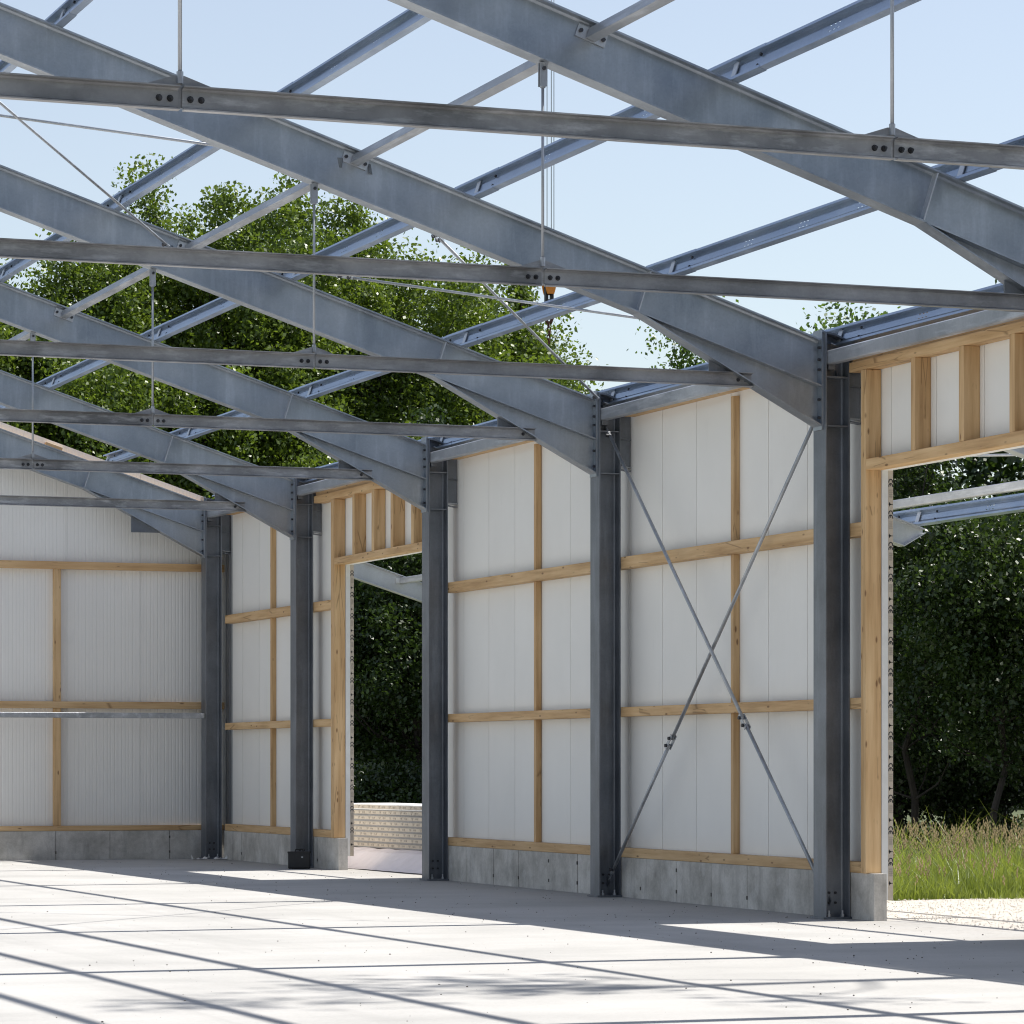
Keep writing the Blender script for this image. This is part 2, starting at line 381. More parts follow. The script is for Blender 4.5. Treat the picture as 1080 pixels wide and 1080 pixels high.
# ------------------------------------------------------------------ roof rafters with haunches
def make_rafter(k, label):
    y = FY(k); org = (-.03, y, 5.0)
    t = thing('roof_rafter', label, 'roof beam', org, 'sloping steel roof beams')
    B, tf, tw = .19, .0155, .0095
    tv = tf*1.052                                    # flange thickness measured plumb
    xa, xb = -.025, -10.3
    m = MB()
    m.prism([(xa,zt(xa)),(xb,zt(xb)),(xb,zt(xb)-tv),(xa,zt(xa)-tv)], y-B/2, y+B/2, 1)
    m.prism([(xa,zt(xa)-DV+tv),(xb,zt(xb)-DV+tv),(xb,zt(xb)-DV),(xa,zt(xa)-DV)], y-B/2, y+B/2, 1)
    m.prism([(xa,zt(xa)-tv),(xb,zt(xb)-tv),(xb,zt(xb)-DV+tv),(xa,zt(xa)-DV+tv)], y-tw/2, y+tw/2, 1)
    # root fillets
    for s in (-1, 1):
        for zz, sg in ((tv, -1), (DV-tv, 1)):
            m.prism([(y+s*tw/2, 0), (y+s*(tw/2+.018), 0), (y+s*tw/2, sg*.018)], 0, 1, 0)
            n8 = m.v[-6:]
            m.v[-6:] = [((xa if p[0] == 0 else xb), p[1], zt(xa if p[0] == 0 else xb) - zz + p[2]) for p in n8]
    m.build('beam', 'rafter', t)
    xr = -10.301; zl = lambda x: zt(xr) - SL*(xr-x)
    m = MB()
    m.prism([(xr,zl(xr)),(-20.6,zl(-20.6)),(-20.6,zl(-20.6)-tv),(xr,zl(xr)-tv)], y-B/2, y+B/2, 1)
    m.prism([(xr,zl(xr)-DV+tv),(-20.6,zl(-20.6)-DV+tv),(-20.6,zl(-20.6)-DV),(xr,zl(xr)-DV)], y-B/2, y+B/2, 1)
    m.prism([(xr,zl(xr)-tv),(-20.6,zl(-20.6)-tv),(-20.6,zl(-20.6)-DV+tv),(xr,zl(xr)-DV+tv)], y-tw/2, y+tw/2, 1)
    m.build('far_beam', 'rafter', t)
    m = MB(); ez = 4.935
    m.prism([(KX,KZ),(xa,ez),(xa,ez+.0175),(KX+.02,KZ-.0005)], y-B/2, y+B/2, 1)
    m.prism([(KX+.03,KZ-.012),(xa,ez+.0178),(xa,zt(xa)-DV-.001),(KX+.03,KZ-SL*.03-.001)], y-tw/2, y+tw/2, 1)
    m.build('haunch', 'rafter', t)
    MB().box(-.024, -.001, y-.1, y+.1, 4.90, 5.90).build('end_plate', 'rafter', t)
    # plumb-to-slope stiffener where the haunch starts
    nx, nz = SL/math.sqrt(1+SL*SL), 1/math.sqrt(1+SL*SL)
    for s in (-1, 1):
        p0 = Vector((KX, 0, KZ + tv + .001)); p1 = p0 + Vector((nx, 0, nz))*(.45-2*tf-.003)
        du = Vector((nz, 0, -nx))*.006
        ya, yb = sorted((y+s*tw/2, y+s*(B/2-.006)))
        m = MB(); m.prism([((p0-du).x,(p0-du).z),((p0+du).x,(p0+du).z),((p1+du).x,(p1+du).z),((p1-du).x,(p1-du).z)], ya, yb, 1)
        m.build('stiffener', 'bright', t)
    # hanging plate for the tie under the haunch
    hz = lambda x: KZ + (x-KX)*(ez-KZ)/(xa-KX)
    m = MB(); m.prism([(-1.21,5.30),(-.73,5.30),(-.73,hz(-.73)-.001),(-1.0,hz(-1.0)-.001),(-1.21,hz(-1.21)-.001)], y+.001, y+.016, 1)
    m.prism([(-1.21,hz(-1.21)),(-1.21,5.62),(-1.08,5.62),(-1.0,hz(-1.0))], y+.0965, y+.106, 1)
    m.build('tie_plate', 'column', t)
    for z in (5.02, 5.2, 5.5, 5.6, 5.72):
        for s in (-1, 1):
            MB().tube((-.026, y+s*.065, z), (-.05, y+s*.065, z), .016, n=6).build('bolt', 'bolt', t)
    return t
rl = {-1: 'thick steel roof beam nearest the camera, crossing the top right corner of the photo',
      0: 'steel roof beam from the top left corner down to the doorway column',
      1: 'steel roof beam meeting the column at the left side of the cross-braced bay',
      2: 'steel roof beam meeting the column beside the far doorway',
      3: 'steel roof beam meeting the column that has the black case at its foot',
      4: 'farthest steel roof beam, just in front of the white back gable wall',
      -2: 'steel roof beam over the nearest tie bar, above the top edge of the photo'}
r0 = make_rafter(0, rl[0])
for k in (1, 2, 3, 4, -1, -2): dup(r0, (-.03, FY(k), 5.0), rl[k])

# ------------------------------------------------------------------ tie bars and hanger rods
XH = (-5.307, -9.867)
def channel(m, x0, x1, y, zc, h=.14, b=.06, tw=.008, tf=.011):
    """rolled channel lying along x, web at y, flanges towards the camera"""
    poly = [(y, zc-h/2),(y-b, zc-h/2),(y-b, zc-h/2+tf*.7),(y-tw-.012, zc-h/2+tf),(y-tw, zc-h/2+tf+.012),
            (y-tw, zc+h/2-tf-.012),(y-tw-.012, zc+h/2-tf),(y-b, zc+h/2-tf*.7),(y-b, zc+h/2),(y, zc+h/2)]
    m.prism(poly, x0, x1, 0)
def make_tie(k, label):
    y = FY(k); zc = 5.372
    t = thing('tie_bar', label, 'tie bar', (-5.3, y, zc), 'horizontal tie bars under the roof beams')
    ends = [-.755, XH[0], XH[1], -19.8]
    for i in range(3):
        m = MB(); channel(m, ends[i+1]+.012, ends[i]-(.012 if i else 0), y-.001, zc); m.build('section', 'tie', t)
    for xh in XH:
        m = MB(); m.prism([(xh-.21,zc-.05),(xh+.21,zc-.05),(xh+.21,zc+.075),(xh+.03,zc+.135),(xh-.03,zc+.135),(xh-.21,zc+.075)], y+.001, y+.013, 1)
        m.build('splice_plate', 'tie', t)
    for i, xs in enumerate(((-.82,-.90), (XH[0]+.06, XH[0]+.125, XH[0]-.06, XH[0]-.125), (XH[1]+.06, XH[1]+.125, XH[1]-.06, XH[1]-.125))):
        for x in xs:
            m = MB(); m.tube((x, y-.009, zc), (x, y-.012, zc), .020, n=12); m.tube((x, y-.012, zc), (x, y-.028, zc), .0155, n=6); m.tube((x, y-.028, zc), (x, y-.042, zc), .009, n=8)
            m.build('bolt', 'bolt', t)
    return t
tl = {-2: 'topmost and nearest steel tie bar with two bolted joints and two hanger rods',
      -1: 'second tie bar from the top, with one bolted joint above the crane hook',
      0: 'third tie bar from the top, ending at the haunch by the large doorway column',
      1: 'fourth tie bar from the top, ending left of the cross-braced bay column',
      2: 'fifth tie bar from the top, ending beside the far doorway',
      3: 'lowest tie bar in the photo, farthest away, near the back gable wall'}
t0 = make_tie(0, tl[0])
for k in (1, 2, 3, -1, -2): dup(t0, (-5.3, FY(k), 5.372), tl[k])
def make_hanger(xh, k, label):
    y = FY(k); zb = zt(xh) - DV
    t = thing('hanger_rod', label, 'hanger rod', (xh, y, 5.49), 'thin hanger rods between tie bars and roof beams')
    MB().tube((xh, y-.004, 5.49), (xh, y-.004, zb-.17), .0125, n=8).build('rod', 'rod', t, smooth=True)
    m = MB(); m.box(xh-.03, xh+.03, y-.03, y-.018, zb-.19, zb-.002); m.box(xh-.03, xh+.03, y+.010, y+.022, zb-.19, zb-.002); m.build('clevis', 'rod', t)
    MB().tube((xh, y-.045, zb-.05), (xh, y+.035, zb-.05), .016, n=6).build('pin', 'bolt', t)
    MB().tube((xh, y-.004, zb-.20), (xh, y-.004, zb-.15), .022, n=6).build('nut', 'rod', t)
    m = MB(); m.tube((xh, y-.004, 5.46), (xh, y-.004, 5.53), .02, n=6); m.build('lower_nut', 'rod', t)
    return t
hl = {-1: 'hanger rod in the upper middle, beside the crane cables', 0: 'hanger rod on the third tie bar, in front of the tall tree',
      1: 'hanger rod on the fourth tie bar in the left of the photo', 2: 'hanger rod near the left edge on the fifth tie bar'}
h0 = make_hanger(XH[0], 0, hl[0])
for k in (-1, 1, 2): dup(h0, (XH[0], FY(k), 5.49), hl[k])
dup(h0, (XH[0], FY(-2), 5.49), 'hanger rod at the top right on the nearest tie bar')
h1 = make_hanger(XH[1], -2, 'hanger rod at the top left on the nearest tie bar')

# ------------------------------------------------------------------ roof purlins
PURLIN = [(-.061,.024),(-.061,0),(0,0),(0,.05),(-.014,.068),(-.014,.078),(-.014,.087),(-.014,.113),(-.014,.122),(-.014,.132),(0,.15),(0,.2),(-.061,.2),(-.061,.176)]
HOLES = {6: True, 8: True}
def purlin_mesh(m, x, y0, y1, holes, off=0.0, lift=0.0):
    nx, nz = SL/math.sqrt(1+SL*SL), 1/math.sqrt(1+SL*SL)
    ys = [y0]
    hy = []
    for c in holes:
        for d in (-.075, 0, .075):
            ys += [c+d-.018, c+d+.018]; hy.append((c+d-.018, c+d+.018))
    ys.append(y1); ys = sorted(ys)
    pts = []
    for a, b in PURLIN:
        a2, b2 = a, b
        if off:
            a2 = a + off if a > -.03 else a - off*.5
            b2 = b + (-off if b < .1 else off)*.6
        b2 += lift
        pts.append((x + nz*a2 + nx*b2, zt(x) - nx*a2 + nz*b2))     # a runs down-slope, b square to the roof
    n = len(pts); vs = [(px, yy, pz) for yy in ys for px, pz in pts]; fs = []
    for i in range(len(ys)-1):
        hole = any(abs(ys[i]-h[0]) < 1e-6 for h in hy)
        for j in range(n-1):
            if hole and j in (5, 8): continue
            fs.append((i*n+j, i*n+j+1, (i+1)*n+j+1, (i+1)*n+j))
    m.add(vs, fs)
def make_purlin(x, label, ks):
    t = thing('roof_purlin', label, 'purlin', (x, FY(0), zt(x)), 'long thin steel purlins on the roof beams')
    for k in range(ks[0], ks[1]):
        ya, yb = FY(k)+.02, FY(k+1)-.02
        L = yb - ya
        m = MB(); purlin_mesh(m, x, ya, yb, [ya + L*f for f in (.30, .5, .70)], lift=.006); m.build('section', 'purlin', t, solid=.004)
    for k in range(ks[0], ks[1]+1):
        y = FY(k); ya, yb = y-.62, min(y+.62, FY(4)+.2)
        m = MB(); purlin_mesh(m, x, ya, yb, [], off=.006, lift=.006); m.build('sleeve', 'purlin', t, solid=.003)
        nx, nz = SL/math.sqrt(1+SL*SL), 1/math.sqrt(1+SL*SL)
        # cleat: small angle on the beam's top flange
        m = MB()
        for (a, b, ha, hb) in ((-.03, .09, .004, .085), (-.07, .004, .045, .004)):
            c = Vector((x + nz*a + nx*b, y-.03, zt(x) - nx*a + nz*b)); m.obb(c, Vector((nz,0,-nx)), Vector((0,1,0)), Vector((nx,0,nz)), ha, .045, hb)
        m.build('cleat', 'bright', t)
        for yy in (y-.5, y+.5):
            if yy > FY(4): continue
            for b in (.055, .15):
                c = Vector((x + nx*b + nz*-.022, yy, zt(x) + nz*b + nx*.022)); MB().tube(c, c+Vector((-nz*.02,0,nx*.02)), .014, n=6).build('bolt', 'bolt', t)
    return t
pl = {.20: 'eave purlin along the top of the side wall, above the timber plate',
      -1.63: 'steel roof purlin second up from the side wall, above the haunches',
      -3.67: 'steel roof purlin third up from the side wall',
      -5.71: 'steel roof purlin fourth up from the side wall, before the tall trees',
      -7.76: 'steel roof purlin fifth up from the side wall, seen only at the top left',
      -9.80: 'steel roof purlin nearest the ridge, above the top left corner'}
for x, lab in pl.items(): make_purlin(x, lab, (-3, 4))
make_purlin(2.25, 'canopy purlin outside the wall, hidden above the doorway lintel', (-2, 4))
make_purlin(4.2, 'galvanised canopy purlin outside the large right doorway, at the canopy tip', (-2, 4))

# ------------------------------------------------------------------ eave beams and struts along the hall
bay = {-1: 'above the large right doorway', 0: 'above the cross-braced panel bay', 1: 'above the plain panel bay',
       2: 'above the far doorway', 3: 'above the corner bay by the back gable'}
for k, b in bay.items():
    ya, yb = FY(k)+.02, FY(k+1)-.02
    t = thing('eave_beam', 'grey steel tube beam between two column heads ' + b, 'beam', (.06, ya, 5.52), 'eave beams between the column heads')
    m = MB(); m.box(.02, .115, ya, yb, 5.55, 5.69); m.build('tube', 'tube', t, bevel=.012)
    for yy, s in ((ya, 1), (yb, -1)):
        MB().box(.03, .105, *sorted((yy, yy+s*.12)), 5.50, 5.548).build('angle_seat', 'column', t)
sb = {-2: 'running up out of the photo from the nearest roof beam', -1: 'from the nearest roof beam to the next, in the upper middle',
      0: 'between the second and third roof beams, before the tall tree', 1: 'between the third and fourth roof beams, at left', 2: 'at the left edge between the fourth and fifth roof beams', 3: 'farthest back, between the last two roof beams'}
for k, b in sb.items():
    ya, yb = FY(k)+.02, FY(k+1)-.02; x = -4.9; z = 7.30
    t = thing('roof_strut', 'square steel strut tube ' + b, 'strut', (x, ya, z), 'square strut tubes between the roof beams')
    ax = Vector((.9505,0,-.311)); az = Vector((.311,0,.9505))
    MB().obb((x, (ya+yb)/2, z), ax, Vector((0,1,0)), az, .042, (yb-ya)/2-.012, .042).build('tube', 'tube', t)
    for yy in (ya-.004, yb+.004):
        MB().obb((x, yy, z-.002), ax, Vector((0,1,0)), az, .13, .006, .05).build('end_plate', 'bright', t)
        for s in (-.1, .1):
            c = Vector((x, yy, z)) + ax*s; e = -.03 if yy > ya else .03
            MB().tube(c, c+Vector((0, e, 0)), .017, n=6).build('bolt', 'bolt', t)

# ------------------------------------------------------------------ brace rods
def brace(p0, p1, r, tpos, label, group, name='brace_rod', tw=.035):
    p0 = Vector(p0); p1 = Vector(p1); d = (p1-p0).normalized(); L = (p1-p0).length
    t = thing(name, label, 'brace rod', tuple(p0), group)
    c = p0 + d*L*tpos
    MB().tube(p0 + d*.18, c - d*.05, r, n=10).build('rod', 'rod', t, smooth=True)
    MB().tube(c + d*.05, p1 - d*.18, r, n=10).build('rod', 'rod', t, smooth=True)
    side = d.cross(Vector((1,0,0)) if abs(d.x) < .8 else Vector((0,0,1))).normalized()
    out = d.cross(side).normalized()
    if abs(out.x) > .5 and out.x > 0: out = -out
    if abs(out.x) <= .5 and out.z > 0: out = -out
    m = MB()
    for s in (-1, 1): m.obb(c + out*s*(r+.007), d, side, out, .11, r*1.1, .005)
    m.build('coupler', 'rod', t)
    for s in (-.06, .06):
        q = c + d*s; MB().tube(q + out*r, q + out*(r+.034), .021, n=6).build('coupler_bolt', 'bolt', t)
    for p, dd in ((p0, d), (p1, -d)):
        m = MB(); m.tube(p, p + dd*.20, r*.62, n=8); m.tube(p+dd*.12, p+dd*.15, r*1.25, n=6); m.build('fork_end', 'rod', t)
        q = p + dd*.19; MB().tube(q + out*r*.6, q + out*(r+.03), .021, n=6).build('fork_bolt', 'bolt', t)
        MB().obb(p - dd*.02, dd, side, out, .05, .045, .006).build('lug', 'column', t)
    return t
XB = .125
brace((XB, FY(1)-.02, 5.50), (XB-.02, FY(0)+.03, .20), .020, .66, 'wall brace rod running down to the right, to the foot of the doorway column', 'crossed brace rods in the panel bay')
brace((XB+.05, FY(0)+.02, 5.44), (XB+.03, FY(1)-.05, .20), .020, .695, 'wall brace rod running down to the left from the head of the doorway column', 'crossed brace rods in the panel bay')
def zr(x, dz): return zt(x) - dz
br = 'thin brace rods in the plane of the roof'
brace((.06, FY(1)-.05, 5.78), (-4.72, FY(0)+.02, 7.22), .015, .75, 'steeper roof brace rod before the tree, ending left of the cross-braced bay', br)
brace((.02, FY(0)+.05, 5.78), (-4.72, FY(1)-.02, 7.22), .015, .75, 'almost level roof brace rod crossing behind the crane hook', br)
brace((-5.08, FY(1)-.02, 7.28), (-9.9, FY(0)+.02, 8.85), .015, .75, 'roof brace rod rising from the strut joint to the upper left edge', br)
brace((-5.08, FY(0)+.02, 7.28), (-9.9, FY(1)-.02, 8.85), .015, .75, 'almost level roof brace rod against the sky at the upper left', br)

# ------------------------------------------------------------------ canopy beams outside the wall
cb = {0: 'canopy beam stub on the outer side of the large doorway column', 1: 'tapered canopy beam tip showing at the edge of the large right doorway',
      2: 'canopy beam stub on the outer side of the column beside the far doorway', 3: 'canopy beam stub on the outer side of the column with the black case',
      4: 'pale sunlit canopy beam sloping across the top of the far doorway', -1: 'canopy beam outside the large doorway, beyond the right edge'}
def make_canopy(k, label):
    y = FY(k); t = thing('canopy_beam', label, 'canopy beam', (.27, y, 5.0), 'canopy beams cantilevered outside')
    B, tf, tw = .16, .012, .008; xs = [.285, 1.6, 4.0, 4.28]
    top = [zt(x) for x in xs]; bot = [5.02, zt(1.6)-.34, zt(4.0)-.31, zt(4.28)-.06]
    m = MB()
    for i in range(3):
        m.prism([(xs[i],top[i]),(xs[i+1],top[i+1]),(xs[i+1],top[i+1]-tf),(xs[i],top[i]-tf)], y-B/2, y+B/2, 1)
        m.prism([(xs[i],bot[i]+tf),(xs[i+1],bot[i+1]+tf),(xs[i+1],bot[i+1]),(xs[i],bot[i])], y-B/2, y+B/2, 1)
        m.prism([(xs[i],top[i]-tf),(xs[i+1],top[i+1]-tf),(xs[i+1],bot[i+1]+tf),(xs[i],bot[i]+tf)], y-tw/2, y+tw/2, 1)
    m.build('beam', 'canopy', t)
    MB().box(.2705, .285, y-.1, y+.1, 4.98, 5.68).build('end_plate', 'column', t)
    m = MB()
    for z0 in (5.0, 5.36): m.prism([(.286,z0),(.42,z0-.02),(.42,z0-.032),(.286,z0-.012)], y-.09, y-.005, 1)
    m.build('stiffener', 'column', t)
    m = MB(); m.box(.286, .425, y-.06, y-.006, 5.03, 5.62); m.build('side_plate', 'column', t)
    return t
cb0 = make_canopy(0, cb[0])
for k in (1, 2, 3, 4, -1): dup(cb0, (.27, FY(k), 5.0), cb[k])
for k, lab in ((-1, 'upper galvanised canopy strut tube seen through the large right doorway'), (0, 'canopy strut tube outside the cross-braced bay, behind the panels'),
               (3, 'short sunlit strut tube on the canopy beam seen through the far doorway')):
    ya, yb = FY(k)+.02, FY(k+1)-.02; x = 3.42; z = 4.60
    t = thing('canopy_strut', lab, 'strut', (x, ya, z), 'strut tubes between the canopy beams')
    m = MB(); m.box(x-.05, x+.05, ya+.012, yb-.012, z-.05, z+.05); m.build('tube', 'tube', t, bevel=.008)
    for yy in (ya, yb): MB().box(x-.12, x+.12, yy-.006, yy+.006, z-.045, z+.045).build('end_plate', 'bright', t)
m = MB(); m.tube((2.45, 33.9, 4.95), (4.1, 25.4, 4.38), .014, n=8)
tag(m.build('canopy_brace', 'rod', smooth=True), 'thin canopy brace rod just under the lintel of the large right doorway', 'brace rod')

# ------------------------------------------------------------------ concrete plinths
def plinth(x0, x1, y0, y1, label, along, org=None):
    t = thing('concrete_plinth', label, 'plinth', ((x0+x1)/2, (y0+y1)/2, 0), 'concrete plinth walls')
    m = MB(); L0, L1 = (y0, y1) if along == 1 else (x0, x1)
    n = max(1, round((L1-L0)/.97)); h = .465
    rnd = random.Random(int(L0*10)); cuts = [L0 + (L1-L0)*i/n + (0 if i in (0, n) else rnd.uniform(-.06, .06)) for i in range(n+1)]
    for a, b in zip(cuts[:-1], cuts[1:]):
        j = rnd.uniform(0, .007)
        if along == 1: m.box(x0+j, x1, a+.004, b-.004, .001, h)
        else: m.box(a+.004, b-.004, y0+j, y1, .001, h)
    m.build('wall', 'plinth', t)
    # ties and shutter marks: small plugs on the face
    m = MB()
    for c in cuts[1:-1]:
        for z in ((.12, .36) if rnd.random() < .35 else (.12,) if rnd.random() < .4 else ()):
            if along == 1: m.box(x0-.004, x0+.02, c-.012, c+.012, z-.02, z+.02)
            else: m.box(c-.012, c+.012, y0-.004, y0+.02, z-.02, z+.02)
    if m.v: m.build('shutter_tie', 'debris', t)
    return t
plinth(.275, .42, 30.42, 43.25, 'long grey concrete plinth under the two panel bays in the middle', 1)
plinth(.275, .42, 47.72, 53.8, 'short grey concrete plinth under the corner bay beside the far doorway', 1)
plinth(.275, .42, 10.0, 26.9, 'concrete plinth past the right edge of the photo', 1)
plinth(-10, .45, 54.30, 54.46, 'grey concrete plinth along the foot of the back gable wall', 0)

# ------------------------------------------------------------------ panel walls
def wall_side(y0, y1, z0, z1, label, first=None):
    t = thing('panel_wall', label, 'panel wall', (XP0, (y0+y1)/2, z0), 'white panel walls')
    ys = [y0]; c = 31.3 - .955*30
    while c < y1-.05:
        if c > y0+.05: ys.append(c)
        c += .955
    ys.append(y1)
    for a, b in zip(ys[:-1], ys[1:]):
        m = MB(); m.box(XP0, XP0+.012, a+.006, b-.006, z0, z1); m.box(XP0+.0125, XP1, a+.0005, b-.0005, z0+.001, z1-.001)
        m.build('panel', 'panel_side', t)
    return t
WT = 5.90
wB = wall_side(30.555, 37.08, .20, WT, 'white panel wall behind the crossed brace rods')
wC = wall_side(37.082, 43.15, .20, WT, 'white panel wall between the far doorway and the cross-braced bay')
wA = wall_side(26.80, 30.552, 4.475, WT, 'white panels above the large right doorway, behind the timber studs')
wD = wall_side(44.10, 47.858, 4.475, WT, 'white panels above the far doorway, behind the timber studs')
wD2 = wall_side(43.152, 44.098, .20, WT, 'narrow white panel hidden behind the column beside the far doorway')
wE = wall_side(47.86, 53.85, .20, WT, 'white panel wall of the corner bay next to the back gable')
wN = wall_side(10.0, 26.798, .20, WT, 'white panel wall past the right edge of the photo')
t = thing('gable_wall', 'white ribbed back gable wall at the left, with sloping top edge', 'panel wall', (-3, 54.46, .2))
xs = [.57 - 1.03*i for i in range(12)]
def zg(x): return 5.975 - .330*x
off = .18
xs = [.57, .30] + [.30 - 1.245*i for i in range(1, 9)]
for b, a in zip(xs[:-1], xs[1:]):
    m = MB(); m.prism([(a+.004,.2),(b-.004,.2),(b-.004,zg(b-.004)),(a+.004,zg(a+.004))], 54.46, 54.472, 1)
    m.prism([(a+.0005,.201),(b-.0005,.201),(b-.0005,zg(b)-.001),(a+.0005,zg(a)-.001)], 54.4725, 54.58, 1)
    m.build('panel', 'panel_gable', t)

t = thing('corner_flashing', 'grey folded metal flashing in the corner between the side wall and the gable', 'flashing', (.45, 54.1, .2))
m = MB()
for i in range(6): m.box(.432 + (.018 if i % 2 else 0), .56, 53.853+i*.10, 53.953+i*.10, .2, 5.74)
m.build('sheet', 'flash', t)
# printed edge tape on the panel edges beside the two doorways
def edge_print(parent, y, z0, z1):
    MB().box(XP0+.002, XP1-.056, y-.004, y-.0005, z0, z1).build('panel_edge', 'core', parent)
    tp = MB().box(XP1-.055, XP1-.001, y-.005, y-.0005, z0, z1).build('edge_tape', 'tape', parent)
    xc = XP1-.028; pitch = .314
    ink = MB(); pale = MB(); yy = y-.0065; d = .002
    def seg(mm, pts, wd):
        for (xa, za), (xb, zb) in zip(pts[:-1], pts[1:]):
            v = Vector((xb-xa, 0, zb-za)); L = v.length; v.normalize(); q = Vector((v.z, 0, -v.x))
            mm.obb(((xa+xb)/2, yy, (za+zb)/2), v, Vector((0,1,0)), q, L/2+wd*.2, d/2, wd/2)
    z = z1 - .10
    while z - .26 > z0:
        for i, zz in enumerate((z, z-.042)):                      # C then E, read downwards
            pts = [(xc + .021*math.cos(a), zz - .012 + .026*math.sin(a)) for a in [R(-15 + 210*j/8) for j in range(9)]]
            seg(ink, pts, .0095)
            if i: seg(ink, [(xc, zz+.012), (xc, zz-.012)], .008)
        for r in range(4):                                        # block of small print
            for c in range(3):
                pale.box(xc-.02+c*.015, xc-.009+c*.015, yy-.001, yy+.001, z-.088-r*.021-.015, z-.088-r*.021)
        zz = z-.235                                                # little fir emblem
        for s_, h_ in ((.022, .016), (.017, .015), (.011, .014)):
            ink.prism([(xc-.018, zz-s_*.6), (xc-.018+.036*.9, zz), (xc-.018, zz+s_*.6)], yy-.001, yy+.001, 1)
        seg(ink, [(xc-.021, zz), (xc+.022, zz)], .006)
        seg(ink, [(xc-.012, zz-.02), (xc-.012, zz+.02)], .006)
        z -= pitch
    ink.build('print', 'ink', tp); pale.build('small_print', 'ink_pale', tp)
edge_print(wB, 30.555, .20, 4.47)
edge_print(wE, 47.86, .20, 4.47)

# ------------------------------------------------------------------ timber
def timber(name, x0, x1, y0, y1, z0, z1, axis, label, cat, group, j=.002):
    m = MB().box(x0, x1, y0, y1, z0, z1)
    return tag(m.build(name, 'wood_' + 'xyz'[axis], bevel=.004), label, cat, group)
lv = {'bottom': (.467, .575), 'middle': (2.105, 2.215), 'upper': (3.83, 3.965)}
for nm, (z0, z1) in lv.items():
    gname = 'horizontal timber rails on the side wall'
    timber('timber_rail', .275, .425, 30.67, 37.07, z0, z1, 1, nm + ' timber rail of the cross-braced bay', 'timber rail', gname)
    timber('timber_rail', .275, .425, 37.075, 43.08, z0, z1, 1, nm + ' timber rail of the plain panel bay left of the cross braces', 'timber rail', gname)
    timber('timber_rail', .275, .425, 48.03, 53.75, z0, z1, 1, nm + ' timber rail of the corner bay by the back gable', 'timber rail', gname)
def stud(y0, y1, label, ztop=5.55):
    m = MB(); cuts = [lv['bottom'][1], lv['middle'][0], lv['middle'][1], lv['upper'][0], lv['upper'][1], ztop]
    for a, b in ((0,1),(2,3),(4,5)): m.box(.352, .428, y0, y1, cuts[a]+.001, cuts[b]-.001)
    return tag(m.build('timber_stud', 'wood_z', bevel=.003), label, 'timber stud', 'upright timber studs between the rails')
stud(33.945, 34.015, 'upright timber stud behind the crossed brace rods')
stud(39.90, 39.975, 'upright timber stud in the middle of the plain panel bay')
stud(51.375, 51.45, 'upright timber stud in the corner bay beside the back gable')
timber('door_post', .255, .428, 30.56, 30.665, .467, 5.47, 2, 'tall pale timber post on a concrete block beside the large right doorway', 'door post', 'timber door posts')
timber('door_post', .255, .428, 47.865, 48.025, .467, 5.43, 2, 'tall timber door post at the left side of the far doorway', 'door post', 'timber door posts')
timber('door_post', .275, .315, 43.085, 43.14, .467, 5.43, 2, 'timber door post mostly hidden behind the column right of the far doorway', 'door post', 'timber door posts')
timber('door_post', .255, .428, 26.68, 26.795, .467, 5.47, 2, 'timber door post at the other side of the large doorway, past the right edge', 'door post', 'timber door posts')
timber('door_lintel', .255, .428, 26.80, 30.555, 4.47, 4.578, 1, 'timber lintel over the large right doorway', 'lintel', 'timber door lintels')
timber('door_lintel', .255, .428, 43.78, 47.86, 4.47, 4.568, 1, 'timber lintel over the far doorway', 'lintel', 'timber door lintels')
timber('top_plate', .255, .428, 25.3, 30.93, 5.474, 5.57, 1, 'timber top plate over the studs of the large right doorway', 'timber plate', 'timber top plates under the eave')
timber('top_plate', .255, .428, 43.78, 48.86, 5.437, 5.54, 1, 'timber top plate over the studs of the far doorway', 'timber plate', 'timber top plates under the eave')
for (a, b, z0, n_) in ((30.95, 36.9, 5.60, 'glimpsed as an orange line above the cross-braced bay'), (37.25, 42.9, 5.60, 'above the plain panel bay'), (49.0, 53.8, 5.60, 'above the corner bay'),
                     (25.3, 30.94, 5.573, 'glimpsed over the large right doorway'), (43.1, 48.9, 5.543, 'glimpsed over the far doorway'), (10.0, 25.29, 5.573, 'past the right edge of the photo')):
    timber('eave_plate', .30, .428, a, b, z0, 5.90, 1, 'timber eave plate behind the eave purlin, ' + n_, 'timber plate', 'timber eave plates')
nm1 = ['first short stud from the door post, over the large right doorway', 'second short stud from the door post, over the large right doorway', 'third short stud from the door post, at the right edge of the photo']
for (a, b), n_ in zip(((29.504,29.591),(28.52,28.617),(27.549,27.646)), nm1):
    timber('header_stud', .255, .428, a, b, 4.579, 5.473, 2, n_, 'timber stud', 'short studs over the doorways')
nm2 = ['first short stud from the left door post, over the far doorway', 'second short stud from the left, over the far doorway', 'third short stud from the left, over the far doorway', 'short stud over the far doorway half hidden by the roof haunch']
for (a, b), n_ in zip(((46.90,47.01),(46.02,46.13),(45.17,45.285),(44.3,44.41)), nm2):
    timber('header_stud', .255, .428, a, b, 4.569, 5.436, 2, n_, 'timber stud', 'short studs over the doorways')
gy0, gy1 = 54.33, 54.455
for (z0, z1, n_) in ((4.70, 4.82, 'upper timber rail on the back gable wall'), (2.45, 2.56, 'middle timber rail on the back gable wall'), (.467, .55, 'bottom timber rail on the back gable wall')):
    timber('timber_rail', -10, .48, gy0, gy1, z0, z1, 0, n_, 'timber rail', 'horizontal timber rails on the gable wall')
m = MB()
for a, b in ((.551, 2.449), (2.561, 4.699)): m.box(-2.41, -2.30, gy0+.02, gy1, a, b)
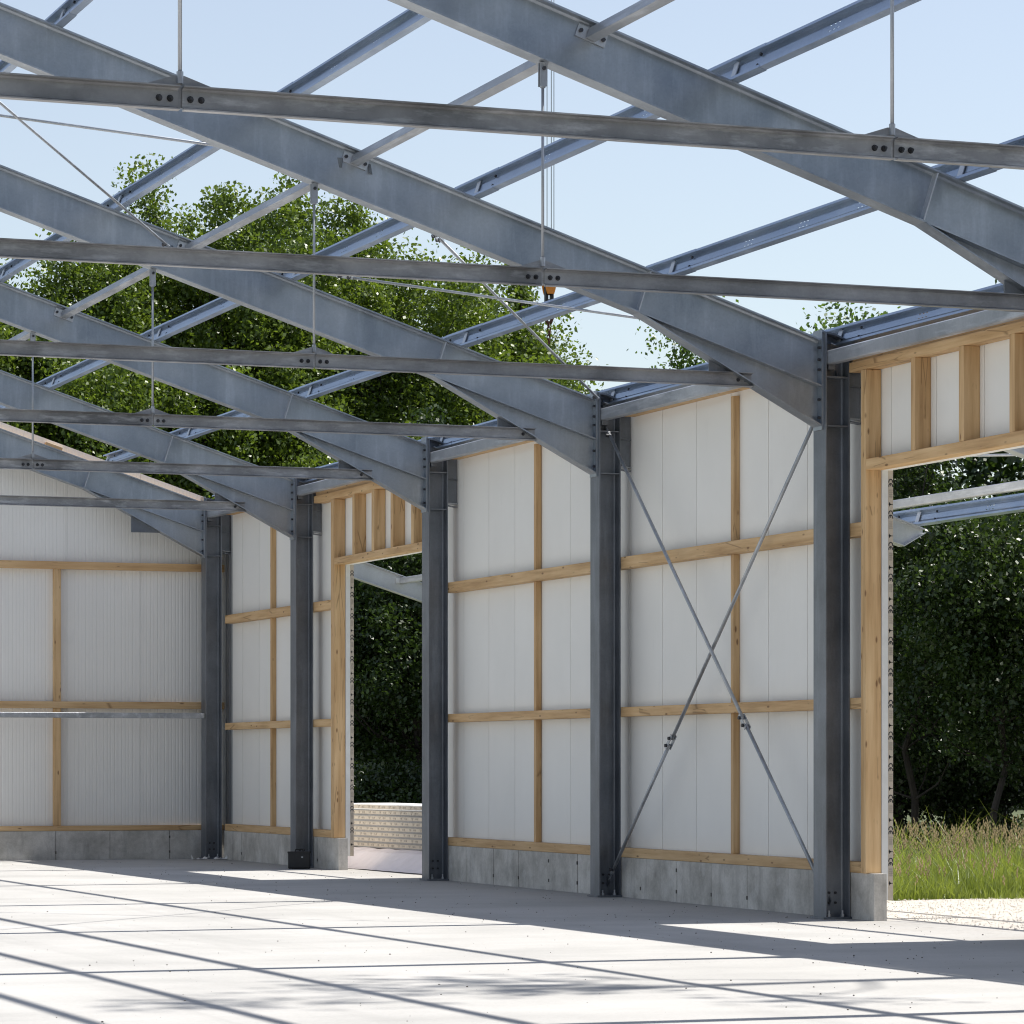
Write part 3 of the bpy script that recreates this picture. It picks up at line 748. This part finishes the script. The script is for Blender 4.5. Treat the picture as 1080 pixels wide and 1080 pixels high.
tag(m.build('timber_stud', 'wood_z', bevel=.003), 'upright timber stud at the left on the back gable wall', 'timber stud', 'upright timber studs between the rails')
m = MB(); m.prism([(.42, zg(.42)-.31), (-10, zg(-10)-.31), (-10, zg(-10)-.185), (.42, zg(.42)-.185)], 54.30, 54.456, 1)
tag(m.build('gable_plate', 'wood_x'), 'sloping timber plate along the top of the back gable wall, hidden behind the last beam', 'timber plate')
m = MB(); m.obb((-2.42, 54.40, zt(-2.42)+.06), Vector((.9505,0,-.311)), Vector((0,1,0)), Vector((.311,0,.9505)), .14, .06, .05)
tag(m.build('timber_block', 'wood_x'), 'small timber block lying on the farthest roof beam by the gable edge', 'timber block')
m = MB(); m.box(-12, -.02, 53.92, 54.0, 2.29, 2.375)
tag(m.build('steel_rail', 'tube', bevel=.006), 'thin steel rail across the gable wall, half sunlit, under the middle timber rail', 'steel rail')

# ------------------------------------------------------------------ black case at the column foot
t = thing('equipment_case', 'small black plastic case leaning at the foot of a steel column', 'case', (-.17, 48.5, 0))
ax = Vector((.955,-.295,0)); up = Vector((.03,.10,.99)).normalized(); fy = up.cross(ax).normalized()
c = Vector((-.10, 48.45, .125))
MB().obb(c, ax, fy, up, .165, .05, .122).build('body', 'black', t, bevel=.014)
MB().obb(c + up*.118, ax, fy, up, .172, .055, .012).build('lid_rim', 'black', t, bevel=.004)
m = MB(); m.polytube([c+up*.13-ax*.06, c+up*.165-ax*.05, c+up*.165+ax*.05, c+up*.13+ax*.06], .009); m.build('handle', 'black', t)
m = MB(); m.obb(c - fy*.051 + ax*.045 + up*.045, ax, fy, up, .012, .003, .009); m.build('badge', 'bright', t)
for s in (-1, 1): MB().obb(c - up*.123 + ax*s*.12, ax, fy, up, .03, .055, .006).build('foot', 'black', t)

t = MB(); rg_ = random.Random(8)
for (cx, cy) in ((-.16, 53.72), (.20, 53.66)):
    N_ = 7; vs = [(cx + (i/(N_-1)-.5)*.24 + rg_.uniform(-.01,.01), cy + (j/3-.5)*.12, .004 + abs(rg_.gauss(0, .022))) for i in range(N_) for j in range(4)]
    t.add(vs, [(i*4+j, (i+1)*4+j, (i+1)*4+j+1, i*4+j+1) for i in range(N_-1) for j in range(3)])
    if cx < 0: tag(t.build('plastic_scrap', 'core', solid=.003), 'crumpled white plastic scrap left of the foot of the far corner column', 'scrap', 'plastic scraps at the corner column'); t = MB()
    else: tag(t.build('plastic_scrap', 'core', solid=.003), 'crumpled white plastic scrap right of the foot of the far corner column', 'scrap', 'plastic scraps at the corner column')

# ------------------------------------------------------------------ stack of panels outside the far doorway
d = Vector((.06, -1.0, 0)).normalized(); sx = Vector((1.0, .06, 0)).normalized()
base = Vector((1.22, 47.4, 0)) + sx*.5
ordn = ['topmost', 'second', 'third', 'fourth', 'fifth', 'sixth', 'seventh', 'lowest']
for i in range(8):
    z0 = .300 + (7-i)*.081; jit = random.uniform(-.012, .012)
    cc = base + sx*(jit) + d*random.uniform(-.05, .05)
    t = thing('stacked_panel', '%s white wall panel of the stack outside the far doorway%s' % (ordn[i], '' if i in (0, 7) else ', counting from the top'), 'wall panel', tuple(cc + Vector((0,0,z0))), 'wall panels stacked outside')
    m = MB(); m.obb(cc+Vector((0,0,z0+.0725)), d, sx, Vector((0,0,1)), 3.0, .5, .007); m.obb(cc+Vector((0,0,z0+.007)), d, sx, Vector((0,0,1)), 3.0, .5, .007)
    m.build('sheet', 'seam' if i else 'core', t)
    MB().obb(cc+Vector((0,0,z0+.040)), d, sx, Vector((0,0,1)), 2.995, .494, .0255).build('edge_tape', 'tape', t)
    m = MB(); q = -2.9 + random.uniform(0, .3)
    while q < 2.9:
        o_ = cc + d*q - sx*.4955 + Vector((0,0,z0+.040))
        zz = Vector((0,0,1))
        m.add([o_-d*.045+zz*.018, o_+d*.045+zz*.018, o_-zz*.018, o_-d*.045+zz*.018-sx*.003, o_+d*.045+zz*.018-sx*.003, o_-zz*.018-sx*.003], [(0,1,2),(3,5,4),(0,3,4,1),(1,4,5,2),(2,5,3,0)])
        for w_ in (.14, .20): m.obb(o_+d*w_, d, sx, zz, .02, .003, .012)
        q += .42 + random.uniform(-.02, .02)
    m.build('print', 'ink_pale', t)
m = MB(); dd = 3.4
prof = [(-.95, 0.0), (-.62, .245), (-.5, .292), (.5, .294), (.62, .2), (.7, 0)]
vs = []; N = 30
for i in range(N+1):
    for j, (a, z) in enumerate(prof):
        p = base + d*(-dd + 2*dd*i/N) + sx*(a + (random.uniform(-.03, .03) if j in (0, 1) else 0)); vs.append((p.x, p.y, max(0, z + (random.uniform(-.012, .006) if 0 < j < 3 else 0))))
n_ = len(prof); fs = [(i*n_+j, (i+1)*n_+j, (i+1)*n_+j+1, i*n_+j+1) for i in range(N) for j in range(n_-1)]
fs += [tuple(range(n_)), tuple(N*n_+j for j in reversed(range(n_)))]
m.add(vs, fs); tag(m.build('plastic_sheet', 'sheet', smooth=False), 'pale pinkish plastic sheet covering the base under the outdoor panel stack', 'plastic sheet')

# ------------------------------------------------------------------ crane hook
hx, hy = 11.55, 66.0
hang = math.tan(R(20.6814) + math.atan((579-540)/3614.43)); hx = -15.03 + hy*hang
sc = (hy*math.cos(R(20.68)) + (hx+15.03)*math.sin(R(20.68)))/3614.43
def hz(v): return 1.5604 + (805-v)*sc
t = thing('crane_hook', 'orange crane hook block hanging on cables with a rusty chain', 'crane hook', (hx, hy, hz(385)))
m = MB()
for dx in (-2.2, 2.6, 5.6): m.tube((hx+dx*sc, hy, hz(306)), (hx+dx*sc*1.0, hy, hz(306)+22), .008, n=6)
m.build('cable', 'rod', t, smooth=True)
for s in (-1, 1):
    MB().prism([(hx-6*sc, hz(300)),(hx+6*sc, hz(300)),(hx+5*sc, hz(306)),(hx+3.6*sc, hz(310.5)),(hx-3.6*sc, hz(310.5)),(hx-5*sc, hz(306))], hy+s*.10-.02, hy+s*.10+.02, 1).build('block_plate', 'orange', t)
m = MB(); m.tube((hx, hy-.075, hz(304)), (hx, hy+.075, hz(304)), .09, n=16); m.build('sheave', 'black', t)
m = MB()
for s in (-1, 1): m.box(hx+s*3*sc-.028, hx+s*3*sc+.028, hy-.05, hy+.05, hz(319), hz(305))
m.box(hx-4*sc, hx+4*sc, hy-.055, hy+.055, hz(320), hz(316))
m.build('swivel', 'black', t)
pts = [Vector((hx + a*sc, hy, hz(b))) for a, b in ((0,320),(0,327),(3,330),(4,335),(2,340),(-1,341),(-3,338))]
MB().polytube(pts, .035, 8).build('hook', 'rust', t)
m = MB(); z = hz(339)
for i in range(5):
    a = Vector((.035, 0, 0)) if i % 2 else Vector((0, .035, 0)); c_ = Vector((hx+.01*(i % 3-1), hy, z-.075))
    ring = [c_ + a*math.cos(2*math.pi*j/8) + Vector((0,0,.055))*math.sin(2*math.pi*j/8) for j in range(9)]
    m.polytube(ring, .014, 5); z -= .085
m.build('chain', 'rust', t)

# ------------------------------------------------------------------ vegetation
def leaf_object(name, centers, normals_bias, size, mat, parent=None, origin=(0,0,0), tri=False):
    n = len(centers)
    v1 = RNG.normal(size=(n,3)); v1 /= np.linalg.norm(v1, axis=1)[:,None]
    v2 = RNG.normal(size=(n,3)); v2 += normals_bias
    v2 = np.cross(v1, v2); v2 /= np.linalg.norm(v2, axis=1)[:,None]+1e-9
    s = size*(.65+.7*RNG.random(n))[:,None]
    a, b = v1*s*.62, v2*s*.45
    V = np.stack([centers-a, centers+b*.9-a*.1, centers+a, centers-b*.9-a*.1], 1).reshape(-1,3) - np.array(origin)
    me = bpy.data.meshes.new(name)
    me.vertices.add(4*n); me.vertices.foreach_set('co', V.astype(np.float32).ravel())
    me.loops.add(4*n); me.loops.foreach_set('vertex_index', np.arange(4*n, dtype=np.int32))
    me.polygons.add(n); me.polygons.foreach_set('loop_start', np.arange(0,4*n,4, dtype=np.int32))
    try: me.polygons.foreach_set('loop_total', np.full(n,4, dtype=np.int32))
    except Exception: pass
    me.update(calc_edges=True); me.materials.append(mat)
    o = bpy.data.objects.new(name, me); COL.objects.link(o)
    if parent is not None: o.parent = parent
    else: o.location = origin
    return o
def tree(x, y, h, rx, z0, label, cat='tree', nclump=120, per=160, leaf=.13, mat='leaf_poplar', cl=.55, shape=1.0, name='tree', group='trees beyond the hall', seed=0, spiky=.0, trunk=.012):
    rg = np.random.default_rng(seed+100)
    t = thing(name, label, cat, (x, y, 0), group)
    zc = (h+z0)/2; rz = (h-z0)/2
    # clump centres: mostly near the outside of an uneven crown
    u = rg.normal(size=(nclump,3)); u /= np.linalg.norm(u, axis=1)[:,None]
    r = rg.random(nclump)**.42
    lob = 1 + .28*np.sin(u[:,0]*5+seed)*np.cos(u[:,1]*4+seed*2) + .22*np.sin(u[:,2]*7+seed*3)
    P = u*(r*lob)[:,None]
    taper = np.where(P[:,2] > 0, 1 - .45*shape*np.clip(P[:,2],0,1), 1.0)
    C = np.stack([x+P[:,0]*rx*taper, y+P[:,1]*rx*taper, zc+P[:,2]*rz*.93], 1)
    C[:,2] = np.maximum(C[:,2], z0*.6+.3)
    pts = []
    for c in C:
        k = int(per*rg.uniform(.45, 1.5)); s = cl*rg.uniform(.55, 1.25)
        q = np.clip(rg.normal(size=(k,3)), -1.8, 1.8)*np.array([s, s, s*.62])
        if spiky and c[2] > zc: q[:,2] = q[:,2]*1.5; q[:,0:2] *= .75
        q[:,2] -= .25*(q[:,0]**2+q[:,1]**2)**.5
        pts.append(c+q)
    pts = np.concatenate(pts); pts = pts[pts[:,2] > .05]
    leaf_object('crown', pts, np.array([.3,0,.9]), leaf, M[mat], t, (x,y,0))
    m = MB(); p = Vector((x,y,-.05)); rad = trunk*h+.03
    top = Vector((x+rg.uniform(-.4,.4), y+rg.uniform(-.4,.4), h*.88)); seg = 8; axis = []
    for i in range(seg+1):
        f = i/seg; q = Vector((x,y,-.05)).lerp(top, f) + Vector((rg.normal()*.10, rg.normal()*.10, 0))*(1 if i else 0); axis.append(q)
    for i in range(seg): m.tube(axis[i], axis[i+1], rad*(1-.88*i/seg), rad*(1-.88*(i+1)/seg), n=7)
    for c in C[::2]:
        f = min(.95, max(.12, (c[2]-.35*math.hypot(c[0]-x, c[1]-y))/(h*.88)*.9))
        a = axis[int(f*seg)]; c_ = Vector(c); mid = a.lerp(c_, .5) + Vector((0,0,-.12*(c_-a).length))
        r_ = rad*(1-.8*f)*.38
        m.tube(a, mid, r_, r_*.6, n=5); m.tube(mid, c_, r_*.6, r_*.2, n=5)
    m.build('trunk', 'bark', t)
    return t
def atu(u, Y): return -15.03 + Y*math.tan(R(20.6814) + math.atan((u-540)/3614.43))
big = dict(leaf=.10, mat='leaf_poplar', cl=.46, per=390, shape=.45, spiky=1)
tree(atu(232,86), 86, 16.7, 4.3, 3.0, 'tallest leafy tree behind the hall at the left, in front of blue sky', nclump=620, seed=1, **big)
tree(atu(64,84), 84, 15.3, 4.3, 3.0, 'leafy tree at the left edge of the photo beyond the gable', nclump=480, seed=2, **big)
tree(atu(395,88), 88, 16.5, 4.1, 3.0, 'leafy tree just right of the tallest one, behind the roof beams', nclump=520, seed=3, **big)
tree(atu(508,90), 90, 15.9, 3.4, 2.5, 'rightmost crown of the big tree group, beside the crane hook', nclump=520, seed=4, **big)
tree(atu(310,95), 95, 16.2, 3.9, 2.5, 'leafy tree half hidden between the tall ones in the group behind the hall', nclump=300, seed=5, **big)
tree(atu(560,91), 91, 14.6, 1.7, 2.5, 'small leafy crown at the right end of the tree group, below the crane hook', nclump=300, seed=15, **big)
tree(atu(130,96), 96, 15.8, 4.1, 2.5, 'leafy tree behind the gap between the left edge and the tallest tree', nclump=300, seed=6, **big)
sm = dict(leaf=.09, mat='leaf_mid', shape=.5)
tree(atu(727,78), 78, 12.7, 1.05, 3.0, 'small crown standing alone above the plain panel bay', nclump=130, per=220, cl=.38, seed=7, **sm)
tree(atu(842,68), 68, 11.5, 1.1, 3.0, 'loose spiky treetop above the doorway column', nclump=70, per=90, cl=.34, seed=8, spiky=1, **sm)
tree(atu(922,66), 66, 11.2, 1.6, 2.5, 'rounded treetop just above the eave at the right', nclump=150, per=240, cl=.42, seed=9, **sm)
# wood seen through the doorways
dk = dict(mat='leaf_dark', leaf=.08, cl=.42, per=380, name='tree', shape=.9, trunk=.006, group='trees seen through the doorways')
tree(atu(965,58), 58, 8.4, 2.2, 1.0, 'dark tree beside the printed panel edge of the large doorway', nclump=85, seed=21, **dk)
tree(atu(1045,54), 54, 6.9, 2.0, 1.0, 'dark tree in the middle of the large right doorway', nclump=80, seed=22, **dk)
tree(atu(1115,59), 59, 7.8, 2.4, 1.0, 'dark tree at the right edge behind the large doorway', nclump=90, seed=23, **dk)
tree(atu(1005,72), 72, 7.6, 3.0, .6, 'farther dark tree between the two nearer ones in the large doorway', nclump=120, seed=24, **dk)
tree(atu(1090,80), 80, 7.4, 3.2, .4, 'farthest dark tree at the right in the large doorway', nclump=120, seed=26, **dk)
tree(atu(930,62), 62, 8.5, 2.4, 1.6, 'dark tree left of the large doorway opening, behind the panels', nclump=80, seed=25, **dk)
# taller unseen trees added past the right edge to shade the doorway wood
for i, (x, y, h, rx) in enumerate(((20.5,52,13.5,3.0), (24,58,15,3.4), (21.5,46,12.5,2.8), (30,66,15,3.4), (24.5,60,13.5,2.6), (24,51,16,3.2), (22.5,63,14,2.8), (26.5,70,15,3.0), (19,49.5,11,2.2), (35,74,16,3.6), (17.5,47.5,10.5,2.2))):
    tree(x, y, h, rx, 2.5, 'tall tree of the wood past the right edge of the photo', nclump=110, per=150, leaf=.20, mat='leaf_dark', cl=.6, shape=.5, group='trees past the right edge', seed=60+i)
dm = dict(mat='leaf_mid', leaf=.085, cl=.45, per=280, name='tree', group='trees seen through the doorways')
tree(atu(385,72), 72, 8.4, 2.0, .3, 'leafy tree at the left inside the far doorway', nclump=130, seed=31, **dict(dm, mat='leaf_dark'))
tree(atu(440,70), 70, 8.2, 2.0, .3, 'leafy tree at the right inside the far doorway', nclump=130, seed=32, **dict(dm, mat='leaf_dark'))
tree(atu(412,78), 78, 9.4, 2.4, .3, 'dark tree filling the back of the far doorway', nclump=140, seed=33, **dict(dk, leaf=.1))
for i, (x, y, h, rx) in enumerate(((12.5,71,8.8,2.4), (14,76,9,2.8), (11.5,66,8,2.2))):
    tree(x, y, h, rx, 3.0, 'tree standing behind the side wall, hidden by the panels', nclump=100, per=150, leaf=.18, mat='leaf_dark', cl=.6, shape=.5, group='trees hidden behind the side wall', seed=80+i)
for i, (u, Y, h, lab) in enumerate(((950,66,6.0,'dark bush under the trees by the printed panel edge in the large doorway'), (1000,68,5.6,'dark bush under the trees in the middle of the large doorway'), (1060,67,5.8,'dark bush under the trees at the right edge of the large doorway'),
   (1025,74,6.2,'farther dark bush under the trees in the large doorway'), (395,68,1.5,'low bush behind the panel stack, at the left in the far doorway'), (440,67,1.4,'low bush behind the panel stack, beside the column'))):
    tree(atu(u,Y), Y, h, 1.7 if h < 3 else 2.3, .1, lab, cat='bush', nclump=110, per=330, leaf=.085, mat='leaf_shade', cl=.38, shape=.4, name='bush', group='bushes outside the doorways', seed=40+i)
tree(5.2, 22.4, 25.0, 2.2, 17.5, 'tall thin tree past the right edge whose dappled shade falls on the floor', nclump=9, per=60, leaf=.18, mat='leaf_mid', cl=.55, shape=.3, group='trees past the right edge', seed=95)
# far wood closing the horizon
n = 60000
ys = 104 + RNG.random(n)*14; uu = RNG.uniform(-300, 1500, n)
xs_ = -15.03 + ys*np.tan(R(20.6814) + np.arctan((uu-540)/3614.43))
hh = 6.5 + 1.5*np.sin(xs_*.5) + 1.0*np.sin(xs_*1.7+2)
zz = RNG.random(n)**.8*hh
stuff(leaf_object('far_wood', np.stack([xs_, ys, zz], 1), np.array([.3,0,.9]), .34, M['leaf_dark'], None, (10,110,0)), 'dark far wood closing the view behind the trees', 'wood')

n = 22000  # unseen leaf belt added behind the camera to darken what the steel reflects
xs_ = RNG.uniform(-75, 45, n); ys = RNG.uniform(-40, -25, n); zz = RNG.random(n)**.75*(21 + 4*np.sin(xs_*.35))
stuff(leaf_object('wood_edge', np.stack([xs_, ys, zz], 1), np.array([.3,0,.9]), 1.0, M['leaf_dark'], None, (-15,-32,0)), 'edge of the wood behind the viewer, mirrored dimly in the steel', 'wood')

# tall grass outside the large doorway
def grass():
    vs = []; fs = []; sv = []; sf = []
    rg = np.random.default_rng(5)
    n = 11000
    for i in range(n):
        u = rg.uniform(935, 1130); Y = 35.2 + rg.random()**1.3*9
        x = atu(u, Y) + rg.normal()*.05; y = Y + .18*math.sin(x*2.3)
        if x < 2.75: continue
        tall = rg.random() < .045
        h = ((.12 + .42*rg.random()) if rg.random() < .8 else rg.uniform(.45, 1.0))*(.78+.32*math.sin(x*3.1+Y)+.18*math.sin(x*9.7-Y*4)) if not tall else rg.uniform(.5, .92)
        if Y < 35.6: h *= .6
        lean = rg.normal(size=2)*.36*h; wd = rg.uniform(.005, .011) if not tall else .003
        a = rg.uniform(0, math.pi); wx, wy = math.cos(a)*wd, math.sin(a)*wd
        o = len(vs); k = 3
        for j in range(k+1):
            f = j/k; px, py, pz = x+lean[0]*f*f, y+lean[1]*f*f, -.05 + h*(f-.12*f*f)
            ww = (1-f*.92); vs += [(px-wx*ww, py-wy*ww, pz), (px+wx*ww, py+wy*ww, pz)]
        for j in range(k): fs.append((o+2*j, o+2*j+1, o+2*j+3, o+2*j+2))
        if tall:
            tip = Vector((x+lean[0], y+lean[1], -.05+h*.88))
            for q in range(4):
                c = tip + Vector((rg.normal()*.014, rg.normal()*.014, -q*.028+.03)); o2 = len(sv); r = .011
                sv += [tuple(c+Vector((r,0,0))), tuple(c+Vector((-r*.5,r*.8,0))), tuple(c+Vector((-r*.5,-r*.8,0))), tuple(c+Vector((0,0,.035))), tuple(c-Vector((0,0,.02)))]
                sf += [(o2,o2+1,o2+3),(o2+1,o2+2,o2+3),(o2+2,o2,o2+3),(o2+1,o2,o2+4),(o2+2,o2+1,o2+4),(o2,o2+2,o2+4)]
    m = MB(); m.v = vs; m.f = fs
    og = (5, 38, -.05)
    g_ = m.build('grass', 'grass', origin=og); stuff(g_, 'tall green grass growing outside the large right doorway', 'grass')
    m = MB(); m.v = sv; m.f = sf; m.build('seed_heads', 'seed', g_)['kind'] = 'stuff'
grass()

# loose stones on the gravel and crumbs of dirt on the floor
def crumbs(n, fn, smin, smax, mat, name, label, cat, seed):
    rg = np.random.default_rng(seed); m = MB()
    for i in range(n):
        x, y = fn(rg); s = smin + (smax-smin)*rg.random()**3
        q = [Vector((math.cos(a)*s*rg.uniform(.7,1.3), math.sin(a)*s*rg.uniform(.7,1.3), 0)) for a in (0, 1.57, 3.14, 4.71)]
        c = Vector((x, y, 0)); z = Vector((0,0,s*rg.uniform(.5,1.0)))
        m.add([c+p-Vector((0,0,.004)) for p in q] + [c+p*.6+z for p in q], [(0,1,5,4),(1,2,6,5),(2,3,7,6),(3,0,4,7),(4,5,6,7)])
    return stuff(m.build(name, mat, origin=(0,0,0)), label, cat)
def fg(rg):
    while True:
        Y = rg.uniform(28, 35.2); x = atu(rg.uniform(930, 1110), Y)
        if x > .66: return x, Y
crumbs(1500, fg, .003, .011, 'pebble', 'gravel_stones', 'loose pale stones on the gravel outside the large doorway', 'gravel', 3)
def ff(rg):
    while True:
        Y = rg.uniform(19.5, 53); x = atu(rg.uniform(-10, 1090), Y)
        if x < .2 and (x > -3.4 or rg.random() < .2): return x, Y
crumbs(1300, ff, .002, .0105, 'debris', 'floor_crumbs', 'small crumbs of dirt scattered over the concrete floor', 'debris', 4)

# drop the helper property
for o in bpy.data.objects:
    if '_o' in o: del o['_o']
